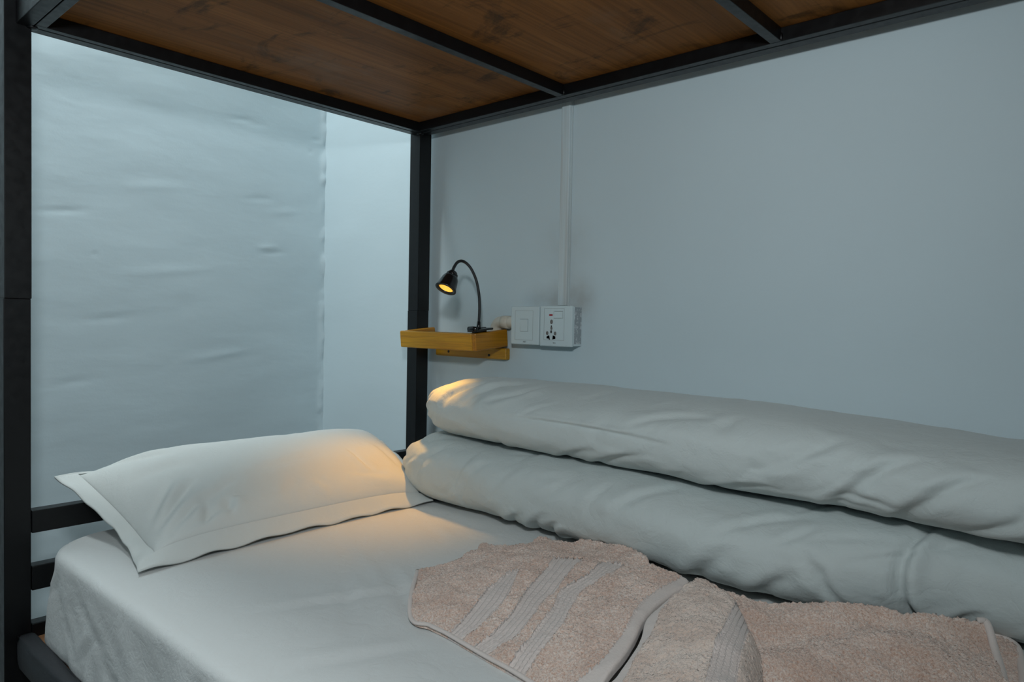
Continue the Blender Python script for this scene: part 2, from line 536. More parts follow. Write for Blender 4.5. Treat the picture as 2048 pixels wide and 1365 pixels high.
for (py, pz, sy, sz, am) in WALL_DENTS:
    dx += am*np.exp(-((P[:, 1]-py)/sy)**2-((P[:, 2]-pz-.12*(P[:, 1]-py))/sz)**2)
dx += np.exp(-((P[:, 1]-YW)/.014)**2)*.006*np.clip(fbm(P*np.array([1, 30, 22]), 2)+.3, 0, 2)
V = np.c_[XH+dx, P[:, 1:]]
Vb = np.c_[np.full(len(V), XH-.1), P[:, 1:]]
Fg = grid_faces(ny, nz_)
tag(from_np('wall_head', np.vstack([V, Vb[[0, nz_-1, (ny-1)*nz_, ny*nz_-1]]]),
    [tuple(f) for f in Fg]+[(len(V), len(V)+1, len(V)+3, len(V)+2)], M_WALLH), kind='structure')

# ------------------------------------------------------------------ bunk bed
S, W, L = 0.0396, 0.95, 1.98
ZT = 0.7685
bed = empty('bunk_bed', (0, 0, ZF))
tag(bed, 'black steel bunk bed frame with a stained plywood board overhead', 'bunk bed')
for x0 in (-S, L):
    for y0 in (0, W-S):
        d = -.0012
        box('post', x0, x0+S, y0+d, y0+S+d, ZF, .305, M_BLACK, bed, .0012)
        box('upper_post', x0, x0+S, y0, y0+S, .305, 1.30, M_BLACK, bed, .0012)
rt = .0245
box('head_rail', -rt, 0, S, W-S, ZT, ZT+.04, M_BLACK, bed, .0012)
box('foot_rail', L, L+rt, S, W-S, ZT, ZT+.04, M_BLACK, bed, .0012)
box('side_rail', 0, L, S-.023, S, ZT, ZT+.04, M_BLACK, bed, .0012)
box('side_rail', 0, L, W-S, W-S+.0245, ZT, ZT+.024, M_BLACK, bed, .0012)
lw, lh = .0163, .024
g = .0018
box('ledger', g, lw, S+g, W-S-g, ZT+.0005, ZT+lh, M_BLACK, bed, .0008)
box('ledger', L-lw, L-g, S+g, W-S-g, ZT+.0005, ZT+lh, M_BLACK, bed, .0008)
box('ledger', lw, L-lw, S+g, S+g+lw, ZT+.0005, ZT+lh, M_BLACK, bed, .0008)
box('ledger', lw, L-lw, W-S-lw-g, W-S-g, ZT+.0005, ZT+lh, M_BLACK, bed, .0008)
for x in (.4695, .937, 1.4045):
    box('cross_bar', x, x+.0185, S+g+lw, W-S-lw-g, ZT+.0008, ZT+lh, M_BLACK, bed, .0008)
    bm = bmesh.new()                                  # weld bead where the bar meets the ledger
    bmesh.ops.create_icosphere(bm, subdivisions=2, radius=.0035, matrix=Matrix.Translation((x+.0185, W-S-lw-g, ZT+.008)) @ Matrix.Diagonal((1, 1, 2.2, 1)))
    from_bm('weld_bead', bm, M_BLACK, bed, True)
box('plywood_board', .001, L-.001, S+.001, YW-.001, ZT+lh+.0005, ZT+lh+.013, M_PLY, bed)['label'] = 'brown stained plywood board with dark scuffs'  # wall-side edge extended to block light leaking past the rail
# corner gusset welds at the tops of the head posts
for y0 in (S, W-S):
    s = 1 if y0 < .5 else -1
    bm = bmesh.new()
    bmesh.ops.create_icosphere(bm, subdivisions=2, radius=.006, matrix=Matrix.Translation((.0, y0, ZT-.0005)) @ Matrix.Diagonal((1.6, 1.6, .5, 1)))
    from_bm('weld_bead', bm, M_BLACK, bed, True)
# lower bunk: headboard rails, base rails, board
for z1, z0 in ((-.0644, -.104), (-.162, -.2053), (-.264, -.304)):
    box('headboard_rail', -.025, 0, S, W-S, z0, z1, M_BLACK, bed, .0015)
box('base_rail', 0, L, S-.023, S, -.327, -.277, M_BLACK, bed, .0015)
box('base_rail', 0, L, W-S, W-S+.023, -.327, -.277, M_BLACK, bed, .0015)
box('base_rail', L, L+.025, S, W-S, -.327, -.277, M_BLACK, bed, .0015)
for x in (.001, .48, .96, 1.44, L-.031):
    box('base_cross_bar', x, x+.03, S, W-S, -.327, -.302, M_BLACK, bed, .001)
box('base_board', .001, L-.001, S+.001, W-S-.001, -.3015, -.2875, M_BASE, bed)['label'] = 'bare orange plywood mattress board'
# black tape wrapped over the near base rail, puckered along its length
nx, na = 260, 28
xs = np.linspace(-.004, L-.06, nx)
an = np.linspace(0, 2*PI, na, endpoint=False)
X_, A_ = np.meshgrid(xs, an, indexing='ij')
def sgnp(v, p): return np.sign(v)*np.abs(v)**p
hy, hz = .0145, .028
cyv = sgnp(np.cos(A_), .45)*hy
czv = sgnp(np.sin(A_), .45)*hz
P = np.c_[X_.ravel()*9, np.cos(A_).ravel()*2.2, np.sin(A_).ravel()*2.2]
k = 1+.16*fbm(P, 3).reshape(X_.shape)*.5
ends = np.clip((X_+.004)/.02, 0, 1)**.5*.4+.6
V = np.c_[X_.ravel(), (S-.0112+cyv*k*ends).ravel(), (-.302+czv*k*ends).ravel()]
Fg = []
for i in range(nx-1):
    for j in range(na):
        a, b = i*na+j, i*na+(j+1) % na
        Fg.append((a, b, b+na, a+na))
Fg.append(tuple(range(na-1, -1, -1)))
Fg.append(tuple((nx-1)*na+j for j in range(na)))
from_np('tape_wrap', V, Fg, M_TAPE, bed)['label'] = 'creased black tape wound along the rail'

# ------------------------------------------------------------------ mattress in a fitted sheet
MX0, MX1, MY0, MY1, MZ0, MZ1 = .004, 1.93, .047, .943, -.2865, -.120
def mattress_top(x, y):
    u = np.clip((x-MX0)/(MX1-MX0), 0, 1)*2-1
    v = np.clip((y-MY0)/(MY1-MY0), 0, 1)*2-1
    return MZ1+.004*(1-v**4)*(1-u**6)
def build_mattress():
    st = .011
    lx, ly, lz = MX1-MX0, MY1-MY0, MZ1-MZ0
    nx, ny, nz = int(lx/st), int(ly/st), int(lz/st)
    bm = bmesh.new()
    vd = {}
    def vert(i, j, k):
        if (i, j, k) not in vd:
            vd[(i, j, k)] = bm.verts.new((lx*i/nx, ly*j/ny, lz*k/nz))
        return vd[(i, j, k)]
    for i in range(nx):
        for j in range(ny):
            for k in (0, nz):
                q = [vert(i, j, k), vert(i+1, j, k), vert(i+1, j+1, k), vert(i, j+1, k)]
                bm.faces.new(q if k else q[::-1])
    for i in range(nx):
        for k in range(nz):
            for j in (0, ny):
                q = [vert(i, j, k), vert(i+1, j, k), vert(i+1, j, k+1), vert(i, j, k+1)]
                bm.faces.new(q if j == 0 else q[::-1])
    for j in range(ny):
        for k in range(nz):
            for i in (0, nx):
                q = [vert(i, j, k), vert(i, j+1, k), vert(i, j+1, k+1), vert(i, j, k+1)]
                bm.faces.new(q if i else q[::-1])
    bm.verts.ensure_lookup_table()
    P = np.array([v.co[:] for v in bm.verts])
    # edge rounding
    r = np.array([.010, .010, .010])
    lo, hi = r, np.array([lx, ly, lz])-r
    q = np.clip(P, lo, hi)
    d = P-q
    n = d/np.maximum(np.linalg.norm(d, axis=1), 1e-9)[:, None]
    P = q+n*.010
    # plan corners: round
    Rc = .115-.055*np.clip((lz-P[:, 2])/lz, 0, 1)
    for sx in (0, 1):
        for sy in (0, 1):
            ax = (P[:, 0] if sx == 0 else lx-P[:, 0])
            ay = (P[:, 1] if sy == 0 else ly-P[:, 1])
            mk = (ax < Rc) & (ay < Rc)
            Rm = Rc[mk]
            a, b = (Rm-ax[mk])/Rm, (Rm-ay[mk])/Rm
            f = np.maximum(a, b)/np.maximum(np.hypot(a, b), 1e-9)
            ax2, ay2 = Rm-a*f*Rm, Rm-b*f*Rm
            P[mk, 0] = ax2 if sx == 0 else lx-ax2
            P[mk, 1] = ay2 if sy == 0 else ly-ay2
    P = P+np.array([MX0, MY0, MZ0])
    top = np.clip((P[:, 2]-(MZ1-.012))/.012, 0, 1)
    P[:, 2] += top*(mattress_top(P[:, 0], P[:, 1])-MZ1)
    # sheet wrinkles
    C2 = P[:, :2]
    dz = .0012*fbm(np.c_[P[:, 0]*7, P[:, 1]*7, np.zeros(len(P))], 3)
    for (a, b, am, wd) in [((.52, .40), (.78, .27), .0035, .010), ((.60, .44), (.74, .36), .003, .009), ((.46, .36), (.72, .20), .0025, .012),
                           ((.62, .30), (.70, .24), .003, .008), ((.36, .42), (.60, .32), .0022, .010), ((.55, .14), (.66, .40), .002, .012),
                           ((.40, .60), (.55, .52), .002, .010), ((.72, .10), (.80, .26), .002, .012)]:
        dz += crease(C2, a, b, am*1.7, wd*.8)
    P[:, 2] += dz*top
    # side: puckered at the bottom, faint diagonal drags
    side = np.clip((.05+MY0-P[:, 1])/.05, 0, 1)*np.clip((MZ1-.012-P[:, 2])/.03, 0, 1)
    sx = np.c_[P[:, 0], P[:, 2]]
    ds = .0028*fbm(np.c_[P[:, 0]*16+P[:, 2]*9, P[:, 2]*10, np.ones(len(P))], 3)
    low = np.clip((MZ0+.06-P[:, 2])/.06, 0, 1)
    ds += low*.0045*vnoise(np.c_[P[:, 0]*62, P[:, 2]*9, np.full(len(P), 4.0)])*np.clip((P[:, 2]-MZ0)/.02, .25, 1)
    for (a, b, am, wd) in [((.10, -.17), (.24, -.27), .003, .006), ((.18, -.15), (.40, -.24), .003, .007), ((.05, -.20), (.12, -.16), .003, .006),
                           ((.30, -.22), (.46, -.27), .003, .007), ((.22, -.26), (.30, -.19), .0025, .006)]:
        ds += crease(sx, a, b, am, wd)
    P[:, 1] -= side*(ds+.006*np.clip((MZ1-P[:, 2])/(MZ1-MZ0), 0, 1))
    for v, p in zip(bm.verts, P):
        v.co = p
    return from_bm('mattress', bm, M_SHEET, None, True)
tag(build_mattress(), 'mattress in a white fitted sheet on the lower bunk', 'mattress')

# ------------------------------------------------------------------ pillow
pil = empty('pillow', (.14, .40, -.115))
tag(pil, 'white flanged pillow leaning on the headboard rail, lamplight on one end', 'pillow')
C_BL, C_BR, C_TR, C_TL = [np.array(v) for v in ((.305, .100, -.111), (.300, .705, -.112), (-.035, .825, -.040), (-.052, .088, -.020))]
FU, FV = .048, .078                                  # flange widths in u, v
def pil_base(u, v, pinch=1.0):
    """u: 0..1 from the room side to the wall, v: 0..1 from foot to head; pincushioned quad"""
    u, v = np.asarray(u), np.asarray(v)
    p = ((1-u)*(1-v))[..., None]*C_BL+(u*(1-v))[..., None]*C_BR+(u*v)[..., None]*C_TR+((1-u)*v)[..., None]*C_TL
    su, sv = 2*u-1, 2*v-1
    p[..., 1] += pinch*.030*su**2*(1-sv**2)
    p[..., 0] += pinch*np.sign(sv)*np.abs(sv)**2*(1-su**2)*.014
    # cloth sags below the straight quad over the bed, crosses the rail near the head
    p[..., 2] -= .016*(1-sv**2)*(1-.2*su)
    p[..., 2] += .024*np.exp(-((v-FV)/.13)**2)*np.clip((v/FV), 0, 1)*(1-su**6)
    return p
def build_pillow():
    nu, nv = 150, 96
    u, v = np.meshgrid(np.linspace(0, 1, nu), np.linspace(0, 1, nv), indexing='ij')
    base = pil_base(FU+u*(1-2*FU), FV+v*(1-1.15*FV))
    su, sv = np.abs(2*u-1), np.abs(2*v-1)
    prof = np.where(u > .5, (1-su**8)**.50, (1-su**4.2)**.60)*np.where(v > .5, (1-sv**4.2)**.60, (1-sv**2.4)**.62)
    S2 = np.c_[(u*.56).ravel(), (v*.30).ravel()]
    wr = np.zeros(nu*nv)
    for (a, b, am, wd, s) in [((.02, .01), (.13, .07), .0045, .008, 1), ((.02, .04), (.12, .12), .004, .008, 1), ((.04, .005), (.16, .03), .004, .008, -1),
                              ((.015, .07), (.09, .15), .004, .009, -1), ((.03, .28), (.12, .22), .004, .009, 1), ((.09, .005), (.12, .05), .005, .009, 1),
                              ((.14, .005), (.15, .045), .004, .010, -1), ((.46, .04), (.435, .13), .0035, .005, 1), ((.50, .02), (.40, .05), .003, .008, 1),
                              ((.53, .06), (.50, .15), .003, .008, 1), ((.22, .10), (.38, .13), .002, .012, 1), ((.02, .20), (.14, .17), .003, .012, 1),
                              ((.06, .02), (.20, .10), .003, .010, 1), ((.25, .01), (.30, .06), .002, .012, 1), ((.36, .01), (.33, .05), .002, .01, 1)]:
        wr += crease(S2, a, b, am*1.5, wd, s)
    wr = wr.reshape(nu, nv)+.002*fbm(np.c_[S2*14, np.zeros(len(S2))], 3).reshape(nu, nv)
    edge = np.clip(np.minimum(1-su, 1-sv)/.06, 0, 1)
    top = base.copy()
    hh = .074+.012*u
    top[..., 2] += hh*prof+wr*edge
    top[..., 0] -= .012*prof
    bot = base.copy()
    bot[..., 2] -= .055*prof
    floor_z = mattress_top(bot[..., 0], bot[..., 1])+.0025
    bot[..., 2] = np.maximum(bot[..., 2], np.where(bot[..., 0] > -.004, floor_z, -.062))
    rail = (bot[..., 0] < .004)
    bot[..., 2] = np.where(rail, np.maximum(bot[..., 2], -.0625), bot[..., 2])
    top[..., 2] = np.maximum(top[..., 2], bot[..., 2]+.001)
    Fg = grid_faces(nu, nv)
    Vt, Vb = top.reshape(-1, 3), bot.reshape(-1, 3)
    faces = [tuple(f) for f in Fg]+[tuple(f[::-1]+nu*nv) for f in Fg]
    ring = [(i, 0) for i in range(nu)]+[(nu-1, j) for j in range(1, nv)]+[(i, nv-1) for i in range(nu-2, -1, -1)]+[(0, j) for j in range(nv-2, 0, -1)]
    ids = [i*nv+j for i, j in ring]
    for a, b in zip(ids, ids[1:]+ids[:1]):
        faces.append((b, a, a+nu*nv, b+nu*nv))
    from_np('cushion', np.vstack([Vt, Vb]), faces, M_PILLOW, pil)
    # flange: a flat double-layer border outside the seam
    n1 = 6
    rings = []
    for k in range(n1+1):
        t = k/n1
        fu, fv = FU*(1-t), FV*(1-t)
        pts = []
        for (i, j) in ring:
            uu, vv = i/(nu-1), j/(nv-1)
            p = pil_base(fu+uu*(1-2*fu), fv+vv*(1-1.15*fv))
            wv = .0035*fbm(np.array([[uu*9, vv*6, .7*t]]), 2)[0]*t+.002*math.sin(uu*40+vv*31)*t
            pts.append(p+np.array([0, 0, wv+.002]))
        rings.append(np.array(pts))
    Rn = np.array(rings)                               # (n1+1, m, 3)
    m_ = Rn.shape[1]
    fz = np.where(Rn[..., 0] > -.004, mattress_top(Rn[..., 0], Rn[..., 1])+.004, -.0615)
    Rn[..., 2] = np.maximum(Rn[..., 2], fz)
    up = Rn.copy(); up[..., 2] += .0016
    dn = Rn.copy(); dn[..., 2] -= .0016
    V = np.vstack([up.reshape(-1, 3), dn.reshape(-1, 3)])
    o2 = (n1+1)*m_
    faces = []
    for k in range(n1):
        for i in range(m_):
            a, b = k*m_+i, k*m_+(i+1) % m_
            faces.append((a, a+m_, b+m_, b))
            faces.append((o2+a, o2+b, o2+b+m_, o2+a+m_))
    for i in range(m_):
        j = (i+1) % m_
        faces.append((n1*m_+i, o2+n1*m_+i, o2+n1*m_+j, n1*m_+j))
    from_np('flange', V, faces, M_PILLOW, pil)
build_pillow()

# ------------------------------------------------------------------ rolled duvets
def interp(x, tab):
    t = np.array(tab)
    xx, yy_ = t[:, 0], t[:, 1]
    return np.interp(x, xx, yy_)
def roll(name, x0, x1, yc, a, zc, b, ex, capL, capn, creases, seed, label, nrand=46, wob=None, xn=420, an_=200):
    xs_ = x0+(x1-x0)*(np.linspace(0, 1, xn)**1.0)
    # denser at the closed head end
    t = np.linspace(0, 1, xn)
    xs_ = x0+(x1-x0)*(t-.10*np.sin(2*PI*t)/(2*PI)*0)
    xs_[:60] = x0+(xs_[60]-x0)*(np.linspace(0, 1, 61)[:60]**2)
    th = np.linspace(0, 2*PI, an_, endpoint=False)
    X_, T_ = np.meshgrid(xs_, th, indexing='ij')
    cap = np.clip((X_-x0)/capL, 0, 1)
    sc = np.clip(1-(1-cap)**capn, 0, 1)**(1/capn)
    aa, bb = a(X_), b(X_)
    ct, st_ = np.cos(T_), np.sin(T_)
    # section: th=0 faces the room (-Y), th=pi/2 is up
    cy = np.sign(ct)*np.abs(ct)**ex
    cz = np.sign(st_)*np.abs(st_)**ex
    arc = (np.where(T_ > PI, T_-2*PI, T_))*.125
    S2 = np.c_[X_.ravel(), arc.ravel()]
    d = np.zeros(len(S2))
    r_ = np.random.default_rng(seed)
    for (p, q, am, wd, sd, bd) in creases:
        d += crease(S2, p, q, am*1.25, wd*.85, sd, bd)
    for _ in range(nrand):
        px, pa = r_.uniform(x0, x1), r_.uniform(-.16, .22)
        ln, ang = r_.uniform(.06, .17), r_.normal(1.05, .45)
        q = (px+ln*math.cos(ang), pa+ln*math.sin(ang))
        d += crease(S2, (px, pa), q, r_.uniform(.0012, .0034), r_.uniform(.006, .014), r_.choice([-1, 1]), r_.uniform(-.12, .12))
    d += .0045*fbm(np.c_[S2[:, 0]*5.5+S2[:, 1]*3, np.cos(T_).ravel()*1.1+seed, np.sin(T_).ravel()*1.1], 3)
    # gathers near the closed end
    d += (.0035*np.exp(-((S2[:, 0]-x0)/.09)**2))*np.sin(T_.ravel()*11+3*vnoise(np.c_[S2*20, np.zeros(len(S2))]))
    d = d.reshape(X_.shape)*np.clip(sc*1.5, 0, 1)
    Yv = yc(X_)-(aa*cy*sc+d*ct)
    Zv = zc(X_)+(bb*cz*sc+d*st_)
    tip = (1-sc)*.0
    Xv = X_+tip
    Yv = np.minimum(Yv, YW-.002)
    return Xv, Yv, Zv
def roll_obj(name, Xv, Yv, Zv, label):
    xn, an_ = Xv.shape
    V = np.c_[Xv.ravel(), Yv.ravel(), Zv.ravel()]
    faces = []
    I = np.arange(xn-1)[:, None]*an_
    J = np.arange(an_)[None, :]
    J2 = (J+1) % an_
    a_, b_ = (I+J).ravel(), (I+J2).ravel()
    Fq = np.stack([a_, a_+an_, b_+an_, b_], 1)
    faces = [tuple(f) for f in Fq]
    faces.append(tuple(range(an_)))
    faces.append(tuple((xn-1)*an_+j for j in range(an_-1, -1, -1)))
    o = from_np(name, V, faces, M_DUVET)
    tag(o, label, 'duvet', 'rolled duvets against the wall')
    return o
c = lambda tab: (lambda x: interp(x, tab))
# lower roll
lowY = c([(.1, .815), (.5, .815), (.9, .81), (1.12, .812), (1.28, .832), (1.95, .835)])
lowA = c([(.1, .150), (.45, .158), (.78, .176), (1.0, .192), (1.12, .181), (1.28, .130), (1.95, .125)])
lowZ = c([(.1, -.041), (.5, -.042), (1.3, -.045), (1.95, -.046)])
lowB = c([(.1, .0745), (.5, .0735), (1.3, .0705), (1.95, .069)])
crl = [((.60, -.15), (.66, -.01), .006, .010, 1, .10), ((.66, -.16), (.68, -.03), .006, .008, -1, -.1), ((.70, -.16), (.78, -.05), .006, .010, -1, .1),
       ((.54, -.13), (.60, -.03), .005, .010, 1, .1), ((.74, -.16), (.90, -.08), .005, .012, 1, .1), ((.42, -.10), (.50, .08), .004, .012, 1, .12),
       ((.36, -.06), (.44, .12), .004, .012, -1, .12), ((.28, -.06), (.36, .10), .004, .010, 1, .12), ((.94, -.12), (1.02, .02), .006, .016, 1, .1),
       ((1.04, -.12), (1.10, .00), .006, .014, 1, .1), ((1.12, -.10), (1.10, .05), .005, .014, -1, .1), ((1.17, -.10), (1.12, .02), .005, .010, 1, 0),
       ((1.285, -.16), (1.245, .15), .010, .009, -1, -.16), ((1.20, -.13), (1.27, -.08), .005, .010, 1, 0), ((1.29, -.14), (1.30, -.02), .006, .010, 1, .2),
       ((.98, .02), (1.10, .12), .003, .010, 1, .1), ((.80, .0), (.90, .13), .003, .012, 1, .1)]
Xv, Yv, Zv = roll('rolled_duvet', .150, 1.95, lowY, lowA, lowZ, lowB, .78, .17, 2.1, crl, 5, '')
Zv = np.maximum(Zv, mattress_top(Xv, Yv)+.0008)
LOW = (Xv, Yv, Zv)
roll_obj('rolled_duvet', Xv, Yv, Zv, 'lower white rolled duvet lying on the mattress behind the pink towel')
# upper roll
upY = c([(.1, .845), (.4, .825), (.9, .815), (1.3, .81), (1.95, .80)])
upA = c([(.1, .115), (.3, .140), (.6, .150), (.9, .155), (1.3, .155), (1.95, .16)])
upZ = c([(.1, .074), (.3, .090), (.6, .089), (.9, .089), (1.15, .086), (1.3, .080), (1.95, .075)])
upB = c([(.1, .060), (.3, .0665), (.9, .0650), (1.3, .0600), (1.95, .058)])
cru = [((.34, .00), (.44, .15), .006, .010, 1, .15), ((.40, .02), (.52, .17), .006, .012, 1, .15), ((.46, .05), (.56, .18), .005, .012, -1, .12),
       ((.26, .02), (.30, .12), .004, .008, 1, .1), ((.22, .0), (.28, .09), .004, .008, -1, .1), ((.52, .015), (.90, .005), .0035, .006, 1, .02),
       ((.70, -.14), (.86, -.02), .005, .012, 1, .08), ((.62, -.15), (.74, -.04), .004, .012, 1, .08), ((.92, -.14), (1.06, -.06), .004, .012, 1, .1),
       ((1.12, -.13), (1.24, .08), .007, .014, 1, .08), ((1.20, -.13), (1.31, .06), .007, .012, 1, .08), ((1.02, -.02), (1.14, .10), .004, .012, -1, .1),
       ((1.26, -.10), (1.36, .03), .005, .012, -1, .1), ((.80, .03), (.95, .10), .003, .012, 1, .1)]
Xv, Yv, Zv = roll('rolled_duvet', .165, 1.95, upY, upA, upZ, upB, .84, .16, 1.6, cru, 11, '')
def low_surface(X, Y, upper=True):
    # height of the lower roll's upper (or under) side at X, Y
    out = np.full(X.shape, -9.0 if upper else 9.0)
    rows = np.clip(np.searchsorted(LOW[0][:, 0], X.ravel()), 0, len(LOW[0])-1)
    o, xf, yf = out.ravel(), X.ravel(), Y.ravel()
    nth = LOW[1].shape[1]
    half = slice(0, nth//2+1)
    for r_ in np.unique(rows):
        k = rows == r_
        yr, zr = LOW[1][r_], LOW[2][r_]
        if upper: yr, zr = yr[:nth//2+1], zr[:nth//2+1]
        else: yr, zr = np.r_[yr[nth//2:], yr[:1]], np.r_[zr[nth//2:], zr[:1]]
        q = np.argsort(yr)
        v_ = np.interp(yf[k], yr[q], zr[q], left=o[0]*0+(-9.0 if upper else 9.0), right=(-9.0 if upper else 9.0))
        o[k] = v_
    return o.reshape(X.shape)
under = np.sin(np.linspace(0, 2*PI, Xv.shape[1], endpoint=False)) < .15
ls = low_surface(Xv, Yv)+.0012
Zv = np.where(under[None, :], np.maximum(Zv, ls), Zv)
roll_obj('rolled_duvet', Xv, Yv, Zv, 'upper white rolled duvet lying on top of the other roll')

